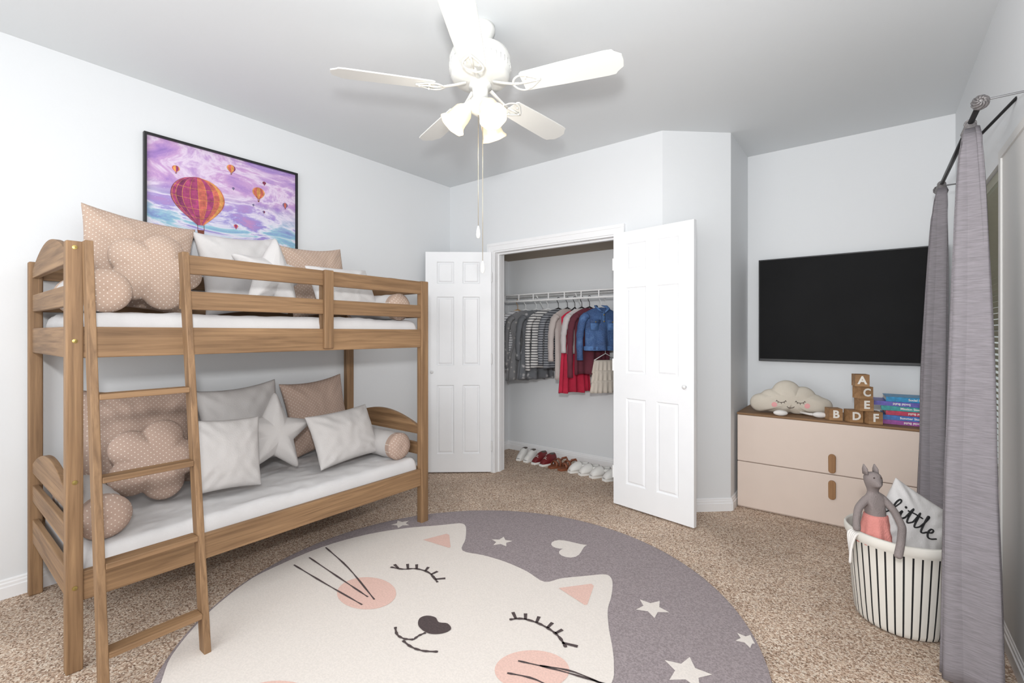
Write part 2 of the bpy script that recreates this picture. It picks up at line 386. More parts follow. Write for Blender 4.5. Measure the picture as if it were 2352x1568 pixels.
for (x,y,r_) in ((-.62,1.0,.08),): 
    g.flat([inr((x+r_*(1 if i%2==0 else .48)*math.cos(i*pi/5),y+r_*(1 if i%2==0 else .48)*math.sin(i*pi/5))) for i in range(10)],z_(1),1)
mesh(g,'round_rug',[rugmat('rug_grey',c(154,143,145),.13),rugmat('rug_white',c(226,218,211),.03),rugmat('rug_pink',c(226,190,178),.04),rugmat('rug_dark',c(82,70,70),.12)],origin=(RC[0],RC[1],0),label='round grey rug with a sleeping white cat face',cat='rug')
# ---------------------------------------------------------------- bunk bed
X0,X1=-3.30,-2.385; Y0,Y1=.362,2.165; PW=.048; PD=.06; ZT=1.635
bed=thing('bunk_bed','light oak wooden bunk bed with leaning ladder','bed',((X0+X1)/2,(Y0+Y1)/2,0))
def bpart(name,args,ax,parent=bed,bev=.004):
    g=G(); g.box(*args); return mesh(g,name,WOOD[ax],parent,bevel=bev)
for (xa,xb) in ((X1-PW,X1),(X0,X0+PW)):
    for (ya,yb) in ((Y0,Y0+.05),(Y1-.06,Y1)):
        p=bpart('post',(xa,xb,ya,yb,0,ZT),2,bev=.005)
        if xb==X1:
            for z in (1.61,1.255,.72,.32) if ya==Y0 else ():
                g=G(); g.lathe([(.0005,.003),(.008,.002),(.0085,0)],16,0,T(X1,ya+.025,z)@R(90,'Y')); mesh(g,'bolt',M_BRASS,p,label='round brass bolt head')
for zb,zt in ((1.19,1.31),(.26,.372)):
    bpart('side_rail',(X1-.036,X1-.008,Y0+.05,Y1-.06,zb,zt),1)
    bpart('side_rail',(X0+.008,X0+.036,Y0+.05,Y1-.06,zb,zt),1)
GY0=.73
for zb,zt in ((1.548,1.632),(1.39,1.472)):
    bpart('guard_rail',(X1-.03,X1-.008,GY0,Y1-.055,zb,zt),1)
    bpart('guard_rail',(X0+.008,X0+.03,Y0+.05,Y1-.06,zb,zt),1)
bpart('guard_support',(X1-.008,X1+.014,1.398,1.452,1.2,1.634),2)
bpart('guard_support',(X1-.05,X1-.03,1.398,1.452,1.2,1.634),2)
def arch(y0,y1,zb,zt,rise):
    xs=[X0+PW+(X1-X0-2*PW)*i/24 for i in range(25)]; g=G()
    top=[zt+rise*max(0,math.sin(pi*i/24))**.9 for i in range(25)]
    P=[(x,zb) for x in xs]+[(xs[i],top[i]) for i in range(24,-1,-1)]
    M=Matrix(((1,0,0,0),(0,0,-1,0),(0,1,0,0),(0,0,0,1)))
    g.prism(P,-y1,-y0,0,M); return mesh(g,'end_board',WOOD[0],bed,bevel=.003)
for (ya,yb) in ((Y0+.012,Y0+.036),(Y1-.042,Y1-.016)):
    arch(ya,yb,1.555,1.59,.10); arch(ya,yb,.60,.645,.095)
    for zb,zt in ((1.39,1.472),(1.19,1.31),(.46,.54),(.26,.372)):
        bpart('end_board',(X0+PW,X1-PW,ya,yb,zb,zt),0)
for zz in (1.20,.27):
    for i in range(11):
        y=Y0+.10+i*(Y1-Y0-.22)/10; bpart('bed_slat',(X0+.03,X1-.03,y-.03,y+.03,zz,zz+.018),0,bev=0)
lad=bpy.data.objects.new('ladder',None); COL.objects.link(lad); lad.parent=bed; ORG[lad.name]=ORG[bed.name]
def lx(z): return -2.357+ (1.63-z)/1.63*.245
def lrail(yc,top=1.635):
    g=G(); h=.027; t=.0125
    P=[]
    for z in (0.0,top):
        x=lx(z); P.append([(x-h,yc-t,z),(x+h,yc-t,z),(x+h,yc+t,z),(x-h,yc+t,z)])
    g.loft(P); mesh(g,'ladder_rail',WOOD[2],lad,bevel=.003)
LY0,LY1=.418,.730
lrail(LY0); lrail(LY1)
for z in (1.05,.752,.455,.158):
    g=G(); g.box(-.030,.030,LY0+.0125,LY1-.0125,-.011,.011,0,T(lx(z),0,z)); mesh(g,'rung',WOOD[1],lad,bevel=.003)
def mattress(zb,zt,label,seed):
    x0,x1,y0,y1=X0+.04,X1-.037,Y0+.055,Y1-.065; nx,ny=44,84; V=[];F=[]
    for i in range(nx):
        for j in range(ny):
            a=(i-1)/(nx-3); b=(j-1)/(ny-3); ca=min(max(a,0),1); cb=min(max(b,0),1)
            x=x0+(x1-x0)*ca; y=y0+(y1-y0)*cb
            e=min(ca,1-ca)*(x1-x0); f=min(cb,1-cb)*(y1-y0); r=.03
            dz=0
            for q in (e,f):
                if q<r: dz+=r-math.sqrt(max(0,r*r-(r-q)**2))
            z=zt-min(dz,.045)+.012*noise.noise(Vector((x*7,y*4,seed)))+.012*abs(noise.noise(Vector((x*14+y*6,y*10,seed))))+.006*abs(noise.noise(Vector((x*26,y*22,seed))))
            if i in(0,nx-1) or j in (0,ny-1): z=zb
            V.append((x,y,z))
    for i in range(nx-1):
        for j in range(ny-1):
            F.append((i*ny+j,(i+1)*ny+j,(i+1)*ny+j+1,i*ny+j+1))
    g=G(); g.add(V,F); g.box(x0+.01,x1-.01,y0+.01,y1-.01,zb,zb+.02)
    mesh(g,'mattress',M_SHEET,smooth=True,sub=1,origin=((x0+x1)/2,(y0+y1)/2,zb),label=label,cat='mattress')
mattress(1.22,1.368,'white-sheeted mattress on the upper bunk',3.1)
mattress(.29,.438,'white-sheeted mattress on the lower bunk',9.7)
# ---------------------------------------------------------------- pillows
def pillow_mesh(w,h,t,seed,cc=.09,n=26):
    V=[];F=[];g=G()
    for sgn in (1,-1):
        V=[];F=[]
        for i in range(n+1):
            for j in range(n+1):
                u=-1+2*i/n; v=-1+2*j/n
                x=w/2*u*(1-cc*(1-v*v)); z=h/2*v*(1-cc*(1-u*u))
                th=t/2*((1-u*u)*(1-v*v))**.46
                e=(1-max(abs(u),abs(v))**6)
                wr=noise.noise(Vector((x*9,z*9,seed*3+sgn)))*.016*e+noise.noise(Vector((x*25,z*18,seed)))*.006*e
                cr=abs(u*v); wr+=.012*cr*math.sin(14*(abs(u)-abs(v))+seed)*e
                V.append((x,sgn*(th+ (wr if th>.004 else 0)),z))
        for i in range(n):
            for j in range(n):
                q=(i*(n+1)+j,(i+1)*(n+1)+j,(i+1)*(n+1)+j+1,i*(n+1)+j+1)
                F.append(q if sgn<0 else q[::-1])
        g.add(V,F)
    return g
def puffy(Rf,t,seed,rings=12,seg=100):
    g=G()
    for sgn in (1,-1):
        V=[(0,sgn*t/2,0)];F=[]
        for i in range(1,rings+1):
            s=(i/rings)**.8
            for j in range(seg):
                a=2*pi*j/seg; r=Rf(a)*s; x=r*math.cos(a); z=r*math.sin(a)
                d=Rf(a); th=t/2*max(0,1-s**2.4)**.5*min(1,.45+.55*min(1,(d*(1-s)+.05)/.12))
                if s<1: th+=noise.noise(Vector((x*14,z*14,seed+sgn)))*.006*(1-s)
                V.append((x,sgn*th if i<rings else 0,z))
        for j in range(seg):
            k=(j+1)%seg; q=(0,1+j,1+k); F.append(q[::-1] if sgn<0 else q)
            for i in range(rings-1):
                q=(1+i*seg+j,1+(i+1)*seg+j,1+(i+1)*seg+k,1+i*seg+k); F.append(q[::-1] if sgn<0 else q)
        g.add(V,F)
    return g
def union_R(circs):
    def f(a):
        dx,dz=math.cos(a),math.sin(a); best=.01
        for cx,cz,r in circs:
            b=dx*cx+dz*cz; D=b*b-(cx*cx+cz*cz-r*r)
            if D>0:
                q=b+math.sqrt(D)
                if q>best: best=q
        return best
    return f
def star_R(Ro,Ri,n=5,rot=pi/2):
    def f(a):
        t=((a-rot)%(2*pi/n)); h=pi/n
        if t>h: t=2*h-t
        x1,y1=Ro,0; x2,y2=Ri*math.cos(h),Ri*math.sin(h); dx,dy=math.cos(t),math.sin(t)
        ex,ey=x2-x1,y2-y1
        r=(x1*ey-y1*ex)/(dx*ey-dy*ex); return min(r,Ro*.96)
    return f
def put(ob_g,name,m,x,y,z,yaw,lean,roll,label,grp,cat='pillow'):
    M=T(x,y,z)@R(90+yaw,'Z')@R(-lean,'X')@R(roll,'Y')
    return mesh(ob_g,name,m,smooth=True,sub=1,local=True,label=label,cat=cat,group=grp,M=M)
g_big=pillow_mesh(.52,.56,.17,1,.11); g_w=pillow_mesh(.50,.53,.16,2,.11); g_d2=pillow_mesh(.48,.53,.15,3,.11)
g_l7=pillow_mesh(.48,.35,.14,4,.07); g_l8=pillow_mesh(.33,.38,.13,5,.06)
g_star=puffy(star_R(.27,.125),.13,1.5,seg=120); 
cl=[(0,0,.08)]+[(.115*math.cos(math.radians(a)),.115*math.sin(math.radians(a)),.090) for a in (70,142,214,286,358)]
g_cl=puffy(union_R(cl),.15,2.5)
def bunkset(zb,grp,where,D,Wm,up):
    put(g_big,'throw_pillow',D,-3.09,.755,zb+.283,0,12,3 if not up else 6,'large square dotted beige pillow, '+where,grp)
    put(g_w,'throw_pillow',Wm,-3.08,1.268,zb+.272,0,12,-4,'large square white pillow, '+where,grp)
    put(g_d2,'throw_pillow',D,-3.09,1.77,zb+.272,0,12,-5,'square dotted beige pillow, '+where,grp)
    put(g_l7,'throw_pillow',Wm,-2.70,1.73,zb+.184,4,24,-3,'rectangular white textured pillow, '+where,grp)
    if not up: put(g_l8,'throw_pillow',Wm,-2.66,1.02,zb+.215,-2,16,4,'small square white pillow, '+where,grp)
    put(g_star,'star_pillow',Wm,-2.80,1.325,zb+.247,2,14,8,'white star-shaped pillow, '+where,grp)
    put(g_cl,'flower_pillow',D,-2.80,.745,zb+.218,-6,14,0,'dotted beige flower-shaped pillow, '+where,grp)
    for y,lab in ((.497,'white bolster with dotted ends, ladder side, '),(2.004,'white bolster with dotted ends, closet side, ')):
        b=thing('bolster_pillow',lab+where,'pillow',(-2.735,y,zb+.088),grp,rotz=-pi/2)
        rad=.086; L=.25; g=G()
        My=R(-90,'X')
        g.lathe([(rad*(1+.02*math.sin(i*1.7)),-L+.02+ (2*L-.04)*i/16) for i in range(17)],32,0,My); mesh(g,'bolster_body',Wm,b,True,local=True)
        for sg in (1,-1):
            g=G(); pr=[(.001,L+.024),(.006,L+.026),(.03,L+.030),(.056,L+.026),(.075,L+.014),(.084,L),(.090,L-.006),(.089,L-.012),(.0865,L-.05)]
            g.lathe(pr,32,0,My if sg>0 else R(90,'X')); mesh(g,'bolster_end',D,b,True,local=True,label='dotted beige round end')
bunkset(1.372,'pillows on the upper bunk','upper bunk',M_DOT,M_WHITE_CLOTH,True)
bunkset(.442,'pillows on the lower bunk','lower bunk',M_DOT_SHADED,M_WHITE_CLOTH_SHADED,False)
# ---------------------------------------------------------------- picture
py0,py1,pz0,pz1=.83,1.735,1.865,2.447
pic=thing('framed_picture','black-framed painting of hot-air balloons in purple sky','picture',(XL,(py0+py1)/2,(pz0+pz1)/2))
g=G(); fw=.013
g.box(XL,-3.302,py0,py1,pz1-fw,pz1); g.box(XL,-3.302,py0,py1,pz0,pz0+fw); g.box(XL,-3.302,py0,py0+fw,pz0+fw,pz1-fw); g.box(XL,-3.302,py1-fw,py1,pz0+fw,pz1-fw)
mesh(g,'picture_frame',M_BLACK,pic)
k=N('painting_sky'); v=k.coord((1,1.0,3.2),(math.radians(-28),0,0)); n=k.noise(v,1.9,8,.62,1.1)
a=k.ramp(n.outputs['Fac'],[(.25,c(130,104,176)),(.36,c(166,130,196)),(.46,c(200,160,206)),(.52,c(226,210,230)),(.57,c(196,162,208)),(.66,c(160,130,198)),(.8,c(210,186,222))])
b=k.ramp(n.outputs['Fac'],[(.25,c(96,120,180)),(.38,c(130,160,204)),(.45,c(150,196,212)),(.51,c(226,224,236)),(.57,c(150,140,206)),(.68,c(190,140,190)),(.82,c(140,186,212))])
tc=k.n('ShaderNodeTexCoord'); sp=k.n('ShaderNodeSeparateXYZ'); k.l(tc.outputs['Object'],sp.inputs[0])
gr=k.math('ADD',k.math('MULTIPLY',sp.outputs['Z'],-3.2),k.math('MULTIPLY',n.outputs['Fac'],.9))
gr2=k.ramp(gr,[(.25,(0,0,0,1)),(.95,(1,1,1,1))])
n2=k.noise(k.coord(),130,3,.8); sp2=k.ramp(n2.outputs['Fac'],[(.66,(0,0,0,1)),(.72,(1,1,1,1))])
k.col(k.mix(sp2,k.mix(gr2,a,b),c(245,235,250))); k.r(.6)
MB=[k.m,plain('balloon_crimson',c(132,46,96),.6,var=.35,vs=40),plain('balloon_orange',c(196,100,86),.6,var=.35,vs=40),plain('balloon_magenta',c(164,62,110),.6,var=.35,vs=40),plain('balloon_yellow',c(214,150,84),.6,var=.3,vs=40),plain('balloon_basket',c(120,60,40),.6),plain('balloon_slate',c(110,100,140),.6)]
g=G(); XP=-3.318
Mw=Matrix(((0,0,1,0),(1,0,0,0),(0,1,0,0),(0,0,0,1)))
g.flat([(py0+fw,pz0+fw),(py1-fw,pz0+fw),(py1-fw,pz1-fw),(py0+fw,pz1-fw)],XP,0,Mw)
def balloon(cy,cz,r,cols,tilt=0,h=XP+.0015):
    nt=24; ng=len(cols)
    def w(t):
        if t<.42: return r*math.sqrt(max(0,1-((.42-t)/.42)**2))
        s=(t-.42)/.58; return r*(.12+.88*max(0.0,math.cos(s*pi/2))**1.05)
    H=2.0*r; ct,s2=math.cos(tilt),math.sin(tilt)
    def P(f,t,e=0):
        a=f*w(t); b=H*(.44-t); return (cy+a*ct-b*s2,cz+a*s2+b*ct)
    for i in range(ng):
        f0=-math.cos(pi*i/ng); f1=-math.cos(pi*(i+1)/ng)
        for j in range(nt):
            t0,t1=j/nt+.001,(j+1)/nt
            g.flat([P(f0,t0),P(f1,t0),P(f1,t1),P(f0,t1)],h,cols[i],Mw)
    if r>.1:
        for i in range(1,ng):
            f0=-math.cos(pi*i/ng)
            for j in range(nt): 
                t0,t1=j/nt+.001,(j+1)/nt; g.flat([P(f0-.008,t0),P(f0+.008,t0),P(f0+.008,t1),P(f0-.008,t1)],h+.0006,4,Mw)
        for tt in (.2,.42,.62,.8):
            for q in range(12):
                fa,fb=-1+q/6,-1+(q+1)/6; ya=.05*(1-fa*fa); yb=.05*(1-fb*fb)
                g.flat([P(fa,tt+ya),P(fb,tt+yb),P(fb,tt+yb+.006),P(fa,tt+ya+.006)],h+.0007,4,Mw)
    by=-H*.66; bx=.13*r
    def Q(a,b): return (cy+a*ct-b*s2,cz+a*s2+b*ct)
    g.flat([Q(-bx,by+.0),Q(bx,by+.0),Q(bx*.85,by-.24*r),Q(-bx*.85,by-.24*r)],h,5,Mw)
    for sg in (-1,1):
        g.flat([Q(sg*bx*.9,by),Q(sg*bx*.9+.003,by),Q(sg*bx*.9+.003,-H*.55),Q(sg*bx*.9,-H*.55)],h,5,Mw)
balloon(1.108,2.124,.148,[1,3,1,3,3,2,3,2,4,2],tilt=.06)
for (u,v,rp,cols) in ((405,386,9,[2,4,1,4]),(532,386,10,[4,2,4,1]),(595,442,14,[4,2,4,2,4]),(543,519,5,[2,1,2]),(608,420,4,[5,1,5]),(656,471,6,[6,2,6]),(537,432,3,[6,6]),(607,486,3,[6,1]),(583,470,2.5,[6,6])):
    yy,zz=wl(u,v); y2,_=wl(u+rp,v); balloon(yy,zz,y2-yy,cols)
mesh(g,'canvas_print',MB,pic,label='purple and blue sky painting with striped balloons')
# ---------------------------------------------------------------- television
tvx0,tvx1,tvz0,tvz1=-.716,.405,1.064,1.872
tv=thing('television','black flat-screen television mounted on the wall','television',((tvx0+tvx1)/2,YT,tvz0))
g=G(); g.box(tvx0,tvx1,4.185,4.205,tvz0,tvz1); g.box(tvx0+.15,tvx1-.15,4.205,4.225,tvz0+.08,tvz1-.1); mesh(g,'tv_body',M_BLACK,tv,bevel=.003)
k=N('tv_screen'); k.r(.55); k.b.inputs['Specular IOR Level'].default_value=.08; nn_=k.noise(k.coord(),3,2); k.col(k.ramp(nn_.outputs['Fac'],[(.3,c(24,24,25)),(.7,c(28,28,29))]))
g=G(); g.box(tvx0+.008,tvx1-.008,4.183,4.186,tvz0+.018,tvz1-.008); mesh(g,'screen',k.m,tv)
g=G(); g.box(-.25,-.05,4.222,YT,1.3,1.6); mesh(g,'wall_mount',M_BLACK,tv)
# ---------------------------------------------------------------- dresser
dx0,dx1,dy0,dy1=-.785,.405,3.76,4.22
dr=thing('dresser','low beige two-drawer dresser with oak top','dresser',((dx0+dx1)/2,(dy0+dy1)/2,0))
WT=wood('walnut_top',0,(158,122,86),(120,88,58))
g=G(); g.box(dx0,dx1,dy0+.02,dy1,.0,.685); mesh(g,'dresser_body',M_BEIGE,dr,bevel=.003)
g=G(); g.box(dx0-.002,dx1+.002,dy0-.003,dy1,.685,.700); mesh(g,'dresser_top',WT,dr,bevel=.002,label='thin oak top')
for z0,z1 in ((.012,.340),(.346,.683)):
    g=G(); g.box(dx0+.001,dx1-.001,dy0,dy0+.02,z0,z1); d=mesh(g,'drawer',M_BEIGE,dr,bevel=.003)
    zc=(.243 if z0<.1 else .418); xc=-.204; hw,hh=.021,.063; P=[]
    for i in range(24):
        a=2*pi*i/24; cz=(hh-hw)*(1 if math.sin(a)>=0 else -1); P.append((xc+hw*math.cos(a),zc+cz+hw*math.sin(a)))
    g=G(); M=Matrix(((1,0,0,0),(0,0,-1,0),(0,1,0,0),(0,0,0,1))); g.prism(P,-dy0,-(dy0-.018),0,M); mesh(g,'drawer_handle',wood('handle_oak',2,(176,134,92),(136,98,62)),d,bevel=.004,label='vertical pill-shaped oak handle')
ZD=.700
M_CLOUD=cloth('cloud_linen',c(210,201,187),.05,200)
cp=thing('cloud_pillow','linen cloud-shaped cushion with sleeping face and dangling legs','cushion',(-.47,3.92,ZD),rotz=math.radians(18))
circ=[(0,0,.085),(-.02,.055,.098),(.085,.02,.09),(-.12,.0,.085),(-.195,-.02,.068),(.16,-.02,.075),(.215,-.03,.062),(-.06,-.02,.085),(.06,-.03,.075)]
g=puffy(union_R(circ),.14,4.2,seg=120)
for v in g.v: v.z=max(v.z,-.088)+.092
mesh(g,'cushion_body',M_CLOUD,cp,True,sub=1,local=True); SF=g.surf()
M_INK=plain('dark_thread',c(70,55,48),.8); M_BLUSH=plain('blush_pink',c(232,168,168),.8)
g=G()
for cx in (-.065,.055):
    g.tube([SF(cx+.028*math.cos(a),.104-.016*math.sin(a)) for a in [pi*i/8 for i in range(9)]],.002,6)
    for a in (.3,.9,1.57,2.2,2.8): g.tube([SF(cx+.028*math.cos(a),.104-.016*math.sin(a)),SF(cx+.036*math.cos(a),.104-.027*math.sin(a))],.0016,6)
g.tube([SF(-.005+.022*math.cos(a),.062-.013*math.sin(a)) for a in [pi*i/8 for i in range(9)]],.002,6)
mesh(g,'stitched_face',M_INK,cp,local=True,label='dark stitched closed eyes and smile')
for cx in (-.108,.098):
    g=G(); rr=[[SF(cx+r_*math.cos(2*pi*j/20),.070+r_*math.sin(2*pi*j/20),-.05,.002) for j in range(20)] for r_ in (.001,.006,.012,.018)]
    g.loft(rr,cap=False); mesh(g,'cheek',M_BLUSH,cp,True,local=True,label='pink round cheek')
M_FOOT=cloth('white_felt',c(232,228,224),.03)
for sx,ex in ((-.09,-.085),(.06,.155)):
    g=G(); g.tube([(sx,-.045,.02),(sx+(ex-sx)*.5,-.085,.016),(ex,-.115,.016)],[.008,.008,.012],8); 
    g.ball(ex+.006,-.125,.0205,.046,.022,.020); mesh(g,'leg',M_FOOT,cp,True,local=True,label='thin white leg with soft foot')
M_BLK=wood('block_wood',0,(186,146,104),(150,112,76)); M_LET=plain('letter_white',c(240,236,228),.6,var=.01)
bs=.078
def block(ch,x,y,z,rot,lab):
    g=G(); h=bs/2; g.box(-h,h,-h,h,-h,h)
    V,F=textmesh(ch,.070,.0006,.0024)
    g.add(V,F,1,T(0,-h-.0002,0)@R(90,'X'))
    mesh(g,'letter_block',[M_BLK,M_LET],local=True,label=lab,cat='toy block',group='alphabet blocks on the dresser',M=T(x,y,z+h+.0005)@R(rot,'Z'))
block('B',-.200,3.835,ZD,24,'wooden alphabet block with white letter B on dresser')
block('D',-.092,3.83,ZD,28,'wooden alphabet block with white letter D on dresser')
block('F',.010,3.825,ZD,24,'wooden alphabet block with white letter F under letter E')
block('E',-.036,3.83,ZD+bs+.001,24,'wooden alphabet block with white letter E in the stack')
block('C',-.042,3.832,ZD+2*bs+.002,36,'wooden alphabet block with white letter C in the stack')
block('A',-.054,3.832,ZD+3*bs+.003,16,'wooden alphabet block with white letter A on top')
M_PAGE=plain('book_pages',c(232,226,214),.8)
zb=ZD+.0005
bookc=[((150,70,150),'purple'),((60,110,180),'blue'),((190,60,90),'crimson'),((40,150,150),'teal'),((90,80,170),'violet'),((40,140,190),'cyan')]
ttl=['Social Build','Summer Stories','Social Build','Mission Stories','Social Build','Social Build']
for i,(cc_,nm) in enumerate(bookc):
    th_=.027+.003*(i%2); bw=.31; bd=.20; g=G(); 
    g.box(-bw/2,bw/2,-bd/2,bd/2,0,.003); g.box(-bw/2,bw/2,-bd/2,bd/2,th_-.003,th_); g.box(-bw/2,bw/2,-bd/2,-bd/2+.003,.003,th_-.003)
    o=thing('book',nm+' hardcover book lying in the stack on dresser','book',(.215+random.uniform(-.012,.012)-(.05 if i==4 else 0),3.972+random.uniform(-.008,.008),zb),'books stacked on the dresser',rotz=math.radians(random.uniform(-4,4)+2))
    mesh(g,'book_cover',plain('cover_'+nm,c(*cc_),.4,var=.3,vs=40),o,local=True)
    g=G(); g.box(-bw/2+.004,bw/2-.004,-bd/2+.004,bd/2-.004,.003,th_-.003); mesh(g,'pages',M_PAGE,o,local=True)
    g=G(); V,F=textmesh(ttl[i],.019,.0002,.0004); g.add(V,F,0,T(0,-bd/2-.0004,th_/2)@R(180 if i%2==0 else 0,'Y')@R(90,'X')); 
    mesh(g,'spine_lettering',M_LET,o,local=True,label='pale title lettering on the spine')
    zb+=th_+.0008
# ---------------------------------------------------------------- basket
BX,BY=.105,2.71
bk=thing('storage_basket','white fabric basket with black vertical stripes','basket',(BX,BY,0))
k=N('striped_canvas'); tc=k.n('ShaderNodeTexCoord'); sp=k.n('ShaderNodeSeparateXYZ'); k.l(tc.outputs['Object'],sp.inputs[0])
an=k.math('ARCTAN2',sp.outputs['Y'],sp.outputs['X']); f=k.math('FRACT',k.math('ADD',k.math('MULTIPLY',an,40/(2*pi)),50.0))
msk=k.math('MULTIPLY',k.math('LESS_THAN',f,.22),k.math('LESS_THAN',sp.outputs['Z'],.362))
k.col(k.mix(msk,c(222,218,210),c(26,24,26))); k.r(.9)
seg=64
def brad(z): return .163+.036*(z/.4)**.8
rings=[]
for z,off in [(0.001,-.02),(.012,-.003),(.03,0),(.1,0),(.2,0),(.3,0),(.362,0),(.368,.004),(.382,.007),(.402,.005),(.41,-.002),(.40,-.006),(.30,-.006),(.1,-.006),(.02,-.01)]:
    rings.append([((brad(z)+off+.004*noise.noise(Vector((math.cos(2*pi*j/seg)*2,math.sin(2*pi*j/seg)*2,z*6))))*math.cos(2*pi*j/seg),(brad(z)+off)*math.sin(2*pi*j/seg),z) for j in range(seg)])
g=G(); g.loft(rings); mesh(g,'basket_body',k.m,bk,True,local=True)
g=G(); hxd=Vector((-CT,-ST,0)); side=Vector((-ST,CT,0))
b0=hxd*.200
for s_ in (-.02,-.01,0,.01,.02):
    pts=[b0+side*s_+Vector((0,0,.40)),b0+hxd*(.016+.1*abs(s_))+side*s_*1.0+Vector((0,0,.385)),b0+hxd*(.024-.3*s_)+side*s_*.7+Vector((0,0,.33)),b0+hxd*(.022-.6*s_)+side*s_*.6+Vector((0,0,.265))]
    g.tube(catmull([tuple(p) for p in pts],5),.0055,8)
mesh(g,'basket_tassel',M_FOOT,bk,True,local=True,label='thick white cord tassel')
g=pillow_mesh(.30,.30,.09,8,.04); SL=g.surf()
Mp=T(BX+.04,BY+.0,.435)@R(37.6,'Z')@R(-14,'X')@R(36,'Y')
lc=thing('lettered_cushion','white cushion with black script word little in basket','cushion',(0,0,0)); lc.matrix_world=Mp
mesh(g,'cushion_cover',M_WHITE_CLOTH,lc,True,sub=1,local=True)
k=plain('black_ink',c(25,24,26),.7)
def wr(pts,g,x0,s_,r=.0050):
    P=catmull([(x0+s_*a,0,s_*b-.015) for a,b in pts],6)
    g.tube([SL(a,b) for (a,_,b) in P],r,6,flat=.6)
g=G(); s_=.064
wr([(-.35,-.1),(-.1,.4),(.05,1.0),(-.02,1.15),(-.12,.9),(-.12,.2),(0,-.02),(.2,.12),(.35,.45)],g,-.11,s_)
wr([(.2,.12),(.32,.5),(.3,.15),(.42,-.02),(.62,.2)],g,-.11,s_); g.ball(-.11+s_*.42,SL(-.08,.04)[1],s_*.85-.015,.0055,.003,.0055)
wr([(.62,.2),(.85,1.05),(.78,.3),(.88,-.02),(1.1,.2)],g,-.11,s_); wr([(1.1,.2),(1.32,1.05),(1.25,.3),(1.35,-.02),(1.6,.2)],g,-.11,s_); wr([(.6,.72),(1.0,.78),(1.55,.8)],g,-.11,s_)
wr([(1.6,.2),(1.85,.8),(1.95,1.15),(1.85,1.15),(1.78,.6),(1.82,.05),(1.98,-.02),(2.2,.2)],g,-.11,s_)
wr([(2.2,.2),(2.5,.35),(2.55,.55),(2.38,.55),(2.28,.25),(2.4,-.03),(2.65,-.02),(2.95,.2)],g,-.11,s_)
mesh(g,'lettering',k,lc,True,local=True,label='black handwritten word little')
dl=thing('stuffed_mouse','grey knitted stuffed mouse in pink skirt in basket','soft toy',(.025,2.625,.40),rotz=TH)
M_KNIT=cloth('grey_knit',c(136,126,124),.08,220,bump=.8); M_PINK=cloth('coral_knit',c(214,140,132),.08,160,bump=.8)
pts=[((0,0,-.06),.038),((-.004,0,.02),.044),((-.012,0,.09),.038),((-.018,0,.145),.032),((-.022,0,.182),.016),((-.026,-.002,.208),.030),((-.030,-.006,.244),.041),((-.032,-.002,.276),.030),
     ((-.052,0,.150),.018),((-.095,-.01,.115),.016),((-.118,-.03,.065),.015),((-.125,-.045,.025),.016),
     ((.018,-.008,.155),.018),((.024,-.06,.120),.015),((.000,-.13,.080),.015),((-.055,-.188,.040),.015),((-.088,-.212,-.012),.016),
     ((-.034,-.040,.232),.018),((-.036,-.062,.224),.009)]
ed=[(0,1),(1,2),(2,3),(3,4),(4,5),(5,6),(6,7),(3,8),(8,9),(9,10),(10,11),(3,12),(12,13),(13,14),(14,15),(15,16),(6,17),(17,18)]
me=bpy.data.meshes.new('toy_body')
bm=bmesh.new(); skl=bm.verts.layers.skin.verify(); vv=[]
for i,(p,r_) in enumerate(pts):
    q=bm.verts.new(p); q[skl].radius=(r_,r_); q[skl].use_root=(i==0); vv.append(q)
for a,b in ed: bm.edges.new((vv[a],vv[b]))
bm.to_mesh(me); bm.free()
ob=bpy.data.objects.new('toy_body',me); COL.objects.link(ob); ob.parent=dl; me.materials.append(M_KNIT)
sm=ob.modifiers.new('skin','SKIN'); sm.use_smooth_shade=True
ss=ob.modifiers.new('s','SUBSURF'); ss.levels=2; ss.render_levels=2
for sx in (-.055,-.010):
    g=G(); g.tube([(sx,0,.262),(sx*1.03-.001,0,.285),(sx*1.05-.004,.002,.305)],[.016,.015,.003],12,flat=.5); mesh(g,'ear',M_KNIT,dl,True,local=True)
g=G(); rr=[]
for i in range(9):
    z=.085-.125*i/8; w=.046+.026*i/8
    rr.append([(-.010+(w+.005*math.sin(9*2*pi*j/72)*i/8)*math.cos(2*pi*j/72),(w*.85+.005*math.sin(9*2*pi*j/72)*i/8)*math.sin(2*pi*j/72),z) for j in range(72)])
g.loft(rr); mesh(g,'skirt',M_PINK,dl,True,local=True,label='coral pink knitted skirt')
for sx in (-.048,-.016):
    g=G(); g.ball(sx,-.040,.256,.003); mesh(g,'eye',M_INK,dl,True,local=True)
# ---------------------------------------------------------------- curtains
RX=.318; RZ=2.13
rod=thing('curtain_rod','black metal curtain rod with grey scrolled finials on wall','curtain rod',(RX,3.05,RZ))
g=G(); g.tube([(RX,2.42,RZ),(RX,3.70,RZ)],.0095,12); mesh(g,'rod_pole',M_BLACK,rod,True)
M_PEW=plain('pewter',c(128,124,124),.5,metal=.4,var=.25,vs=60,bump=.6,bs=90,bd=.006)
for y in (2.40,3.715):
    g=G(); g.ball(RX,y,RZ,.022); 
    for i in range(9):
        a=2*pi*i/9; g.tube([(RX+.023*math.sin(t)*math.cos(a+t),y+.024*math.cos(t),RZ+.023*math.sin(t)*math.sin(a+t)) for t in [pi*j/10 for j in range(1,10)]],.004,6)
    mesh(g,'finial',M_PEW,rod,True,label='grey spiral knob finial')
    g=G(); yy=y+(.03 if y<3 else -.03); g.tube([(RX,yy-.02,RZ+.01),(XR,yy-.02,RZ+.01)],.004,8); g.box(XR-.005,XR,yy-.045,yy+.005,RZ-.03,RZ+.05); mesh(g,'bracket',M_STEEL,rod)
